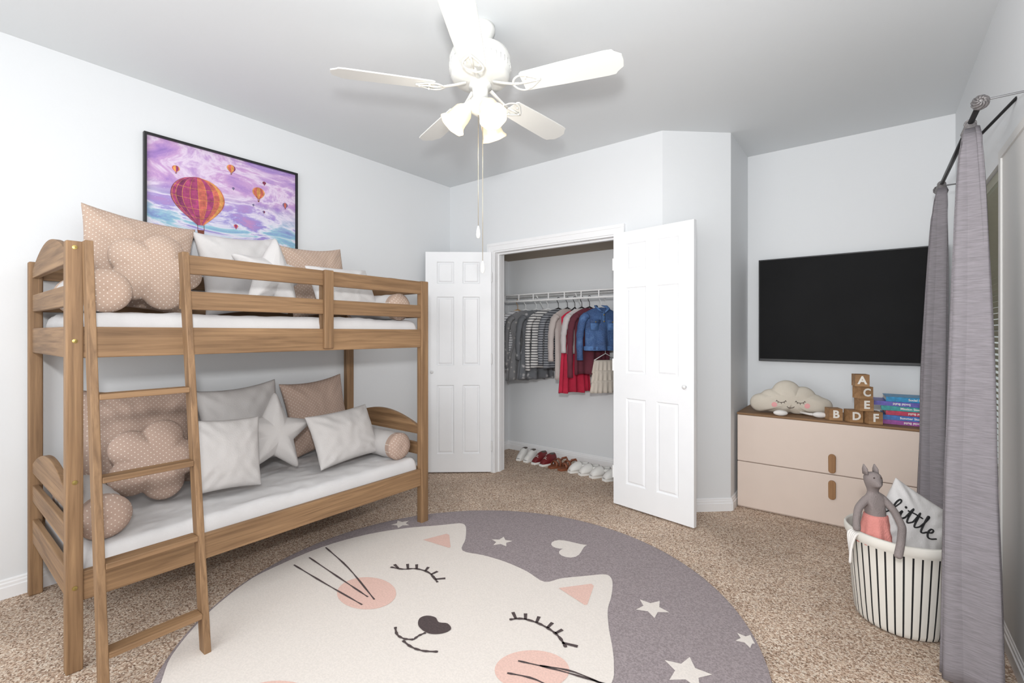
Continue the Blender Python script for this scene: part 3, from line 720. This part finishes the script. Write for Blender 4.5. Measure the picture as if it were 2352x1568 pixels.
g=G(); g.tube([(RX+.01,2.86,2.09),(XR,2.60,2.19)],.006,8); mesh(g,'brace',M_BLACK,rod)
kc=N('curtain_linen'); v=kc.coord((20,20,260)); n=kc.noise(v,1,4,.6); kc.col(kc.ramp(n.outputs['Fac'],[(.3,c(118,113,117)),(.7,c(142,137,142))])); kc.r(.9); kc.bump(n.outputs['Fac'],.2,.001)
def curtain(yt0,yt1,yb0,yb1,amp_t,amp_b,nf,ztop,label,seed,xoff=0):
    th=thing('curtain',label,'curtain',(RX,(yb0+yb1)/2,0))
    nz=40; ns=nf*14; rings=[]
    for i in range(nz+1):
        t=i/nz; z=ztop-t*(ztop-.012); e=min(1,t*1.0)**.55
        y0=yt0+(yb0-yt0)*e; y1=yt1+(yb1-yt1)*e; amp=amp_t+(amp_b-amp_t)*e; row=[]
        for j in range(ns+1):
            s=j/ns; ph=2*pi*nf*s+seed+.5*math.sin(3*t+s*5)
            x=RX+xoff*e+amp*math.sin(ph)*(.75+.25*math.sin(5*s+seed))+.010*noise.noise(Vector((s*6,t*3,seed)))*e
            y=y0+(y1-y0)*s+.012*math.sin(2*ph)*e+.01*noise.noise(Vector((s*4,t*4,seed+5)))
            row.append((x,y,z))
        rings.append(row)
    g=G(); g.loft(rings,cap=False,closed=False); mesh(g,'curtain_panel',kc.m,th,True,solid=.003)
    g=G(); ym=(yt0+yt1)/2
    g.lathe([(.024,-.03),(.030,-.01),(.022,.012),(.016,.03)],16,0,T(RX,ym,ztop)); 
    g.tube([(RX+.016*math.cos(a),ym,RZ+.016*math.sin(a)-.002) for a in [2*pi*i/16 for i in range(17)]],.004,8)
    mesh(g,'curtain_ring',M_PEW,th,True,label='pewter hanging ring')
curtain(2.57,2.66,2.30,2.56,.022,.086,6,2.10,'grey linen curtain gathered beside the window near basket',.4,-.030)
curtain(3.53,3.62,3.38,3.66,.022,.085,5,2.10,'grey linen curtain gathered beside the dresser',2.2,-.040)
# ---------------------------------------------------------------- ceiling fan
FX,FY=-1.4744,1.6665
fan=thing('ceiling_fan','white five-blade ceiling fan with lit glass shades','ceiling fan',(FX,FY,ZC))
MF=T(FX,FY,0)
g=G(); g.lathe([(.001,ZC),(.07,ZC),(.07,ZC-.02),(.055,ZC-.05),(.03,ZC-.075),(.014,ZC-.08)],32,0,MF); mesh(g,'canopy',M_FAN,fan,True)
g=G(); g.lathe([(.012,ZC-.07),(.012,2.62)],16,0,MF); mesh(g,'downrod',M_FAN,fan,True)
g=G(); g.lathe([(.001,2.650),(.035,2.648),(.05,2.638),(.10,2.630),(.136,2.612),(.146,2.585),(.146,2.522),(.138,2.508),(.140,2.500),(.124,2.484),(.075,2.474),(.06,2.472),(.001,2.472)],48,0,MF)
for i in range(36):
    a=2*pi*i/36; g.box(.078,.122,-.0028,.0028,-.0015,.0015,1,MF@Matrix.Rotation(a,4,'Z')@T(0,0,2.4765)@R(-12,'Y')); 
    g.box(.1455,.1472,-.004,.004,2.535,2.56,0,MF@Matrix.Rotation(a,4,'Z'))
mesh(g,'motor_housing',[M_FAN,M_DARK],fan,True)
g=G(); g.lathe([(.05,2.474),(.055,2.455),(.038,2.45),(.036,2.40),(.046,2.395),(.05,2.36),(.042,2.335),(.02,2.32),(.001,2.318)],32,0,MF); lk=mesh(g,'light_kit',M_FAN,fan,True)
bz=2.44
for kk in range(5):
    a=math.radians(-22+72*kk)+TH
    Mb=T(FX,FY,bz)@Matrix.Rotation(a,4,'Z')@R(-12,'X')
    P=[(.215,-.050),(.225,-.058),(.40,-.066),(.60,-.071),(.632,-.068),(.640,-.056),(.668,-.034),(.672,0),(.668,.034),(.640,.056),(.632,.068),(.60,.071),(.40,.066),(.225,.058),(.215,.050)]
    g=G(); g.prism(P,-.003,.003,0,Mb); bl_=mesh(g,'fan_blade',M_FAN,fan,bevel=.0015)
    g=G(); Mi=T(FX,FY,bz)@Matrix.Rotation(a,4,'Z')
    g.tube([(.07,0,.028),(.12,0,.012),(.17,0,-.002),(.20,0,-.006)],[.012,.010,.009,.009],8,0,Mi,flat=.5)
    for sg in (-1,1):
        g.tube([tuple(q) for q in catmull([(.17,0,-.007),(.185,sg*.03,-.007),(.215,sg*.046,-.007),(.25,sg*.036,-.007),(.285,sg*.012,-.007),(.30,0,-.007)],4)],.0055,6,0,Mb,flat=.6)
    g.tube([(.20,0,-.007),(.30,0,-.007)],.005,6,0,Mb)
    for q in ((.24,.03),(.24,-.03),(.285,0)): g.ball(q[0],q[1],-.010,.006,m=0,M=Mb,seg=8,st=6)
    mesh(g,'blade_bracket',M_FAN,bl_,True)
ks=N('frosted_glass'); ks.col(c(236,228,210)); ks.r(.35); ks.b.inputs['Emission Color'].default_value=c(255,232,190); ks.b.inputs['Emission Strength'].default_value=.15
ks.b.inputs['Transmission Weight'].default_value=.35
kb=N('lit_bulb'); kb.b.inputs['Emission Color'].default_value=c(255,246,225); kb.b.inputs['Emission Strength'].default_value=7
for aa in (196,-60,62):
    a=math.radians(aa)+TH
    Ms=T(FX,FY,2.375)@Matrix.Rotation(a,4,'Z')@T(.045,0,0)@R(180-38,'Y')
    g=G(); g.lathe([(.001,-.01),(.018,-.005),(.021,.02),(.026,.032),(.027,.04)],20,0,Ms); ho=mesh(g,'lamp_socket',M_FAN,lk,True)
    g=G(); pr=[(.024,.034),(.034,.042),(.044,.058),(.048,.085),(.049,.110),(.053,.128),(.063,.142),(.066,.145),(.063,.143),(.050,.126),(.046,.108),(.045,.085),(.041,.060),(.030,.045)]
    rr=[]
    for r_,z in pr: rr.append([((r_*(1+.03*math.cos(8*2*pi*j/64)*(z/.15)**2))*math.cos(2*pi*j/64),(r_*(1+.03*math.cos(8*2*pi*j/64)*(z/.15)**2))*math.sin(2*pi*j/64),z) for j in range(64)])
    g.loft(rr,0,Ms,cap=False); mesh(g,'lamp_shade',ks.m,lk,True,label='frosted bell glass shade')
    g=G(); g.lathe([(.001,.128),(.012,.126),(.024,.112),(.027,.095),(.020,.07),(.013,.05),(.012,.035)],20,0,Ms); mesh(g,'light_bulb',kb.m,lk,True,label='lit bulb')
    L=bpy.data.lights.new('bulb_light','POINT'); L.energy=1.3; L.color=(1,.95,.86); L.shadow_soft_size=.05; lo=bpy.data.objects.new('bulb_light',L); COL.objects.link(lo); lo.location=(Ms@Vector((0,0,.19)))
M_CHAIN=plain('brass_chain',c(190,180,160),.4,metal=.6)
for (ox,oy,zz,r_) in ((-.002,-.012,1.765,.012),(.010,.006,1.60,.012)):
    g=G()
    g.tube([(FX+ox,FY+oy,2.33),(FX+ox,FY+oy,zz+.03)],.0016,6)
    mesh(g,'pull_chain',M_CHAIN,fan,True)
    g=G(); g.lathe([(.001,-.03),(.008,-.026),(.0105,-.012),(.008,.01),(.004,.026),(.001,.03)],16,0,T(FX+ox,FY+oy,zz)); mesh(g,'chain_pull',M_FAN,fan,True,label='white drop-shaped chain pull')
# ---------------------------------------------------------------- closet shelf
sh=thing('wire_shelf','white wire closet shelf with hanging rail','shelf',(-2.1,3.95,1.64))
g=G(); sx0,sx1=-3.20,-.95; 
for y,z,r_ in ((3.79,1.675,.007),(3.79,1.61,.010),(4.085,1.665,.005),(3.93,1.665,.004)): g.tube([(sx0,y,z),(sx1,y,z)],r_,8)
nn=88
for i in range(nn):
    x=sx0+.01+i*(sx1-sx0-.02)/(nn-1); g.box(x-.002,x+.002,3.79,4.09,1.670,1.674)
    if i%7==0: g.box(x-.005,x+.005,3.786,3.794,1.612,1.674)
mesh(g,'shelf_wires',M_METALW,sh)
for x in (-2.62,-2.18,-1.72,-1.25):
    g=G(); g.tube([(x,3.80,1.655),(x,4.095,1.38)],.006,8); g.box(x-.01,x+.01,4.085,4.10,1.36,1.42); mesh(g,'support_brace',M_METALW,sh)
# ---------------------------------------------------------------- clothes
M_HANG=plain('white_hanger',c(225,225,225),.4); M_HANGB=plain('black_hanger',c(30,28,30),.4); M_HANGW=plain('wooden_hanger',c(180,145,100),.5)
def garment(name,label,cat,x,mats,W,L,hem,sleeve,rot=80,hang=M_HANG,rip=.2,k=5,zdrop=.0,y=3.83,thick=.026,neck=.05,extra=None,slr=(.043,.030),waist=1):
    o=thing(name,label,cat,(x,y,1.60),'clothes hanging in the closet',rotz=math.radians(rot))
    n=72; rings=[]; sd=x*7
    def prof(z):
        if z<.06: return neck+(W-neck)*(z/.06)**.7, thick*(.5+.4*z/.06)
        t=(z-.06)/(L-.06); ww=W*(1-.10*min(1,t*3))*(1-(1-waist)*math.exp(-((t-.42)/.15)**2)); ww=ww+(hem-W*.9)*max(0,t-.25)/.75
        return ww, thick*(.9+.5*t)
    zl=[0,.012,.025,.04,.06,.09,.13]+[.13+(L-.13)*i/14 for i in range(1,15)]
    for z in zl:
        w,t=prof(z); q=max(0,(z-.08)/(L))
        rings.append([(w*math.cos(a)*(1+.02*math.sin(k*a+sd)*q), t*math.sin(a)*(1+rip*2*q*math.sin(k*2*a+sd)) + .015*q*math.sin(3*math.cos(a)*2+sd),-.085-zdrop-z+.006*q*math.sin(k*a)) for a in [2*pi*j/n for j in range(n)]])
    g=G(); g.loft(rings,cap=True)
    if sleeve:
        for sg in (-1,1):
            P=[(sg*(W*.80),0,-.085-zdrop-.075),(sg*(W*.98),.0,-.085-zdrop-.105),(sg*(W*1.10),.008,-.085-zdrop-.20),(sg*(W*1.14),.012,-.085-zdrop-.07-sleeve*.6),(sg*(W*1.12),.014,-.085-zdrop-.07-sleeve)]
            P=catmull(P,4); nr=len(P); g.tube(P,[slr[0]+(slr[1]-slr[0])*i/(nr-1)+.003*math.sin(i*2.1) for i in range(nr)],16,0,flat=.7)
    if extra: extra(g)
    mesh(g,'garment',mats,o,True,local=True)
    g=G(); g.tube(catmull([(.022,0,.016),(.0,0,.030),(-.019,0,.014),(-.012,0,-.014),(0,0,-.03),(0,0,-.075)],4),.003,6)
    g.tube([(-W*.85,0,-.135-zdrop),(-W*.4,0,-.10-zdrop),(0,0,-.073),(W*.4,0,-.10-zdrop),(W*.85,0,-.135-zdrop)],.007,6)
    mesh(g,'clothes_hanger',hang,o,True,local=True)
    return o
st1=stripes('thin_stripe',c(222,222,224),c(90,92,100),40,.22); st2=stripes('breton_stripe',c(200,198,196),c(76,76,80),38,.40); st3=stripes('dark_stripe',c(76,78,84),c(150,152,156),44,.35)
fl1=floral('grey_floral',c(120,120,122),c(180,176,170),c(148,146,144),20); fl2=floral('charcoal_floral',c(98,100,104),c(188,186,186),c(128,128,130),14)
garment('shirt','white shirt with thin dark stripes on wooden hanger','shirt',-2.875,st1,.19,.60,.20,.55,72,M_HANGW)
garment('dress','grey floral long-sleeved dress on hanger','dress',-2.775,fl1,.19,.70,.23,.50,66,waist=.8,rip=.4)
garment('dress','charcoal floral dress on white hanger','dress',-2.645,fl2,.18,.68,.22,.42,68,waist=.85,rip=.4)
garment('shirt','black and white striped long-sleeved top','shirt',-2.505,st2,.19,.56,.19,.52,62)
garment('shirt','dark striped knitted top on black hanger','shirt',-2.385,st3,.18,.56,.18,.46,70,M_HANGB)
garment('blouse','beige-grey soft blouse on black hanger','blouse',-2.285,cloth('taupe_knit',c(178,168,164)),.17,.66,.15,.42,72,M_HANGB)
garment('dress','bright red dress on black hanger','dress',-2.205,cloth('red_cotton',c(182,36,64),.25),.15,.76,.18,0,64,M_HANGB,rip=.5,zdrop=.02,k=6)
garment('sweater','light grey short sweater on black hanger','sweater',-2.13,cloth('pale_knit',c(190,184,184)),.17,.42,.17,.34,64,M_HANGB)
garment('cardigan','maroon cardigan on black hanger','cardigan',-2.05,cloth('maroon_knit',c(96,42,54),.15),.18,.60,.17,.56,64,M_HANGB)
kd=N('denim'); v=kd.coord(); n=kd.noise(v,9,4,.6); n2=kd.noise(v,240,2)
kd.col(kd.mix(.25,kd.ramp(n.outputs['Fac'],[(.3,c(22,46,94)),(.55,c(40,76,130)),(.75,c(88,122,170))]),kd.ramp(n2.outputs['Fac'],[(.3,c(20,40,90)),(.7,c(146,176,210))]))); kd.r(.85); kd.bump(n2.outputs['Fac'],.3,.001)
def dj(g):
    for sx in (-.085,.085):
        g.box(sx-.045,sx+.045,-.056,-.046,-.29,-.20,1); g.box(sx-.048,sx+.048,-.060,-.048,-.225,-.195,0)
        g.ball(sx,-.063,-.215,.006,.003,.006,m=2,seg=8,st=6)
    for z in (-.15,-.21,-.27,-.33,-.39,-.43): g.ball(.0,-.060,z,.007,.004,.007,m=2,seg=8,st=6)
    g.box(-.012,.012,-.057,-.045,-.44,-.12,1)
    g.lathe([(.155,-.47),(.162,-.462),(.162,-.435),(.155,-.43)],32,1,Matrix.Diagonal((1.06,.40,1,1)))
    for sg in (-1,1): g.tube([(sg*.01,-.052,-.13),(sg*.05,-.045,-.10),(sg*.055,.0,-.075),(sg*.02,.03,-.07)],[.01,.02,.016,.012],8,1,flat=.5)
    for sg in (-1,1): g.tube([(sg*.03,-.052,-.16),(sg*.05,-.058,-.43)],.0022,6,1)
kd2=plain('denim_light',c(80,114,162),.85,var=.2,vs=40)
garment('denim_jacket','blue denim jacket with buttons on white hanger','jacket',-1.93,[kd.m,kd2,M_BRASS],.18,.38,.155,.40,56,thick=.055,rip=.08,extra=dj,slr=(.052,.036),y=3.82)
sk=thing('skirt','cream tiered ruffled skirt on hanger below jacket','skirt',(-1.925,3.90,1.0),'clothes hanging in the closet',rotz=math.radians(60))
g=G()
for tier in range(3):
    zt=.04-.09*tier; rr=[]
    for i in range(6):
        z=zt-.115*i/5; w=.12+.010*tier+.018*i/5; rr.append([((w+.006*math.sin(18*a)*i/5)*math.cos(a),(.04+.008*math.sin(18*a+1)*i/5+.006*tier)*math.sin(a),z) for a in [2*pi*j/108 for j in range(108)]])
    g.loft(rr)
mesh(g,'skirt_tiers',cloth('cream_cotton',c(202,192,180)),sk,True,local=True)
g=G(); g.tube(catmull([(.022,0,.612),(.0,0,.626),(-.017,0,.610),(-.01,0,.59),(0,0,.57),(0,0,.10)],3),.0025,6); g.tube([(-.12,0,.04),(0,0,.10),(.12,0,.04)],.004,6)
mesh(g,'clothes_hanger',M_HANG,sk,True,local=True)
# ---------------------------------------------------------------- shoes
M_SOLE=plain('white_rubber',c(232,230,226),.6); M_SHW=plain('white_canvas',c(228,226,222),.8); M_SHR=plain('dark_red_leather',c(112,30,34),.5); M_SHB=plain('brown_leather',c(134,78,52),.5); M_INS=plain('shoe_lining',c(96,88,84),.9)
def foot(t):
    return .040*(math.sin(pi*min(1,(t*.93+.05)))**.35)*(1.0 if t<.55 else 1.0-.18*(t-.55)/.45)
def outline(s=1,n=28,L=.22):
    P=[]
    for i in range(n+1):
        t=i/n; P.append((foot(t)*s,-L/2+L*t))
    return P+[(-x,y) for x,y in P[::-1]]
def shoe(name,label,x,y,kind,rot,up):
    o=thing(name,label,'shoe',(x,y,0),'shoes on the closet floor',rotz=math.radians(rot)); L=.22
    g=G(); g.prism(outline(1.06,L=L+.01),.0,.022); mesh(g,'sole',M_SOLE if kind!='sandal' else M_SHB,o,local=True,bevel=.004)
    def sec(t,h,s=1,n=14): return [(foot(t)*s*math.cos(a),-L/2+L*t,.02+h*math.sin(a)**.7 if math.sin(a)>0 else .02) for a in [pi*i/n for i in range(n+1)]]
    if kind=='sneaker':
        hs=[.008,.03,.042,.048,.058,.072,.082,.085,.084,.083,.085,.088,.080,.02]; g=G()
        g.loft([sec(i/(len(hs)-1),h) for i,h in enumerate(hs)],closed=False,cap=False); mesh(g,'upper',up,o,True,local=True,sub=1)
        g=G(); g.ball(0,.045,.098,.024,.042,.008); mesh(g,'lining',M_INS,o,True,local=True)
        g=G()
        for i in range(5):
            yy=-.055+i*.016; zz=.071+i*.0068; g.tube([(-.020,yy,zz-.008),(0,yy-.003,zz+.003),(.020,yy,zz-.008)],.003,6)
        g.tube([(-.02,.0,.10),(-.03,-.01,.085),(-.018,-.015,.09)],.002,6); mesh(g,'laces',M_SOLE,o,True,local=True)
    elif kind=='clog':
        hs=[.01,.035,.05,.060,.068,.072,.074,.07]; g=G()
        g.loft([sec(i*.58/(len(hs)-1),h,1.05) for i,h in enumerate(hs)],closed=False,cap=False)
        g.tube([(.042,.01,.06),(.040,.06,.055),(.0,.108,.06),(-.040,.06,.055),(-.042,.01,.06)],.006,8,flat=2); mesh(g,'upper',up,o,True,local=True,solid=.003)
        g=G(); g.prism(outline(.92,L=L-.01),.022,.026); mesh(g,'insole',plain('grey_insole',c(170,168,166),.8),o,local=True)
        g=G()
        for i in range(3):
            for j in range(3): g.ball((j-1)*.018,-.07+i*.02,.071+.006*i-.004*abs(j-1),.004,.004,.002,seg=8,st=4)
        mesh(g,'vent_holes',M_INS,o,local=True)
    else:
        g=G()
        for t,h in ((.22,.04),(.42,.055)):
            g.loft([sec(t,h,1.02),sec(t+.12,h+.006,1.02)],closed=False,cap=False)
        g.tube([(.036,.05,.03),(.034,.09,.06),(0,.112,.07),(-.034,.09,.06),(-.036,.05,.03)],.005,8,flat=2); mesh(g,'strap',up,o,True,local=True,solid=.003)
    return o
seq=[('sneaker','white canvas sneaker on the closet floor','sneaker',M_SHW,-2.83,10),('sneaker','white canvas sneaker on the closet floor','sneaker',M_SHW,-2.725,4),
('sneaker','dark red lace-up shoe on the closet floor','sneaker',M_SHR,-2.605,-6),('sneaker','dark red lace-up shoe on the closet floor','sneaker',M_SHR,-2.50,-10),
('sandal','brown leather strap sandal on the closet floor','sandal',M_SHB,-2.385,-14),('sandal','brown leather strap sandal on the closet floor','sandal',M_SHB,-2.275,-14),
('clog','white slip-on clog in the shoe row','clog',M_SHW,-2.15,-24),('clog','white slip-on clog in the shoe row','clog',M_SHW,-2.035,-24),
('clog','white slip-on clog in the shoe row','clog',M_SHW,-1.92,-24),('clog','white slip-on clog in the shoe row','clog',M_SHW,-1.79,-24)]
for i,(nm,lab,kd_,up,x,rt) in enumerate(seq): shoe(nm,lab,x,3.86-.008*i,kd_,rt,up)
# ---------------------------------------------------------------- camera + light
cam=bpy.data.cameras.new('camera'); co=bpy.data.objects.new('camera',cam); COL.objects.link(co)
co.location=(0,0,CH); co.rotation_euler=(pi/2,0,TH); cam.sensor_width=36; cam.lens=FPX/2352*36; cam.shift_y=-19/2352; cam.clip_start=.05
S.camera=co
w=bpy.data.worlds.new('world'); S.world=w; w.use_nodes=True; bg=w.node_tree.nodes['Background']; bg.inputs[0].default_value=(.96,.985,1,1); bg.inputs[1].default_value=.92
def area(name,loc,target,sx,sy,e,col=(1,1,1)):
    L=bpy.data.lights.new(name,'AREA'); L.shape='RECTANGLE'; L.size=sx; L.size_y=sy; L.energy=e; L.color=col
    o=bpy.data.objects.new(name,L); COL.objects.link(o); o.location=loc
    d=Vector(target)-Vector(loc); o.rotation_euler=d.to_track_quat('-Z','Y').to_euler(); return o
area('rear_fill_light',(-1.2,-1.3,1.5),(-1.2,3,1.5),3.0,2.2,48,(.96,.985,1))  # added fill lamp behind the camera, no window modelled there
area('flash_light',(.0,-.05,1.63),(-1.4,2.4,2.7),.14,.14,52,(1,1,1))
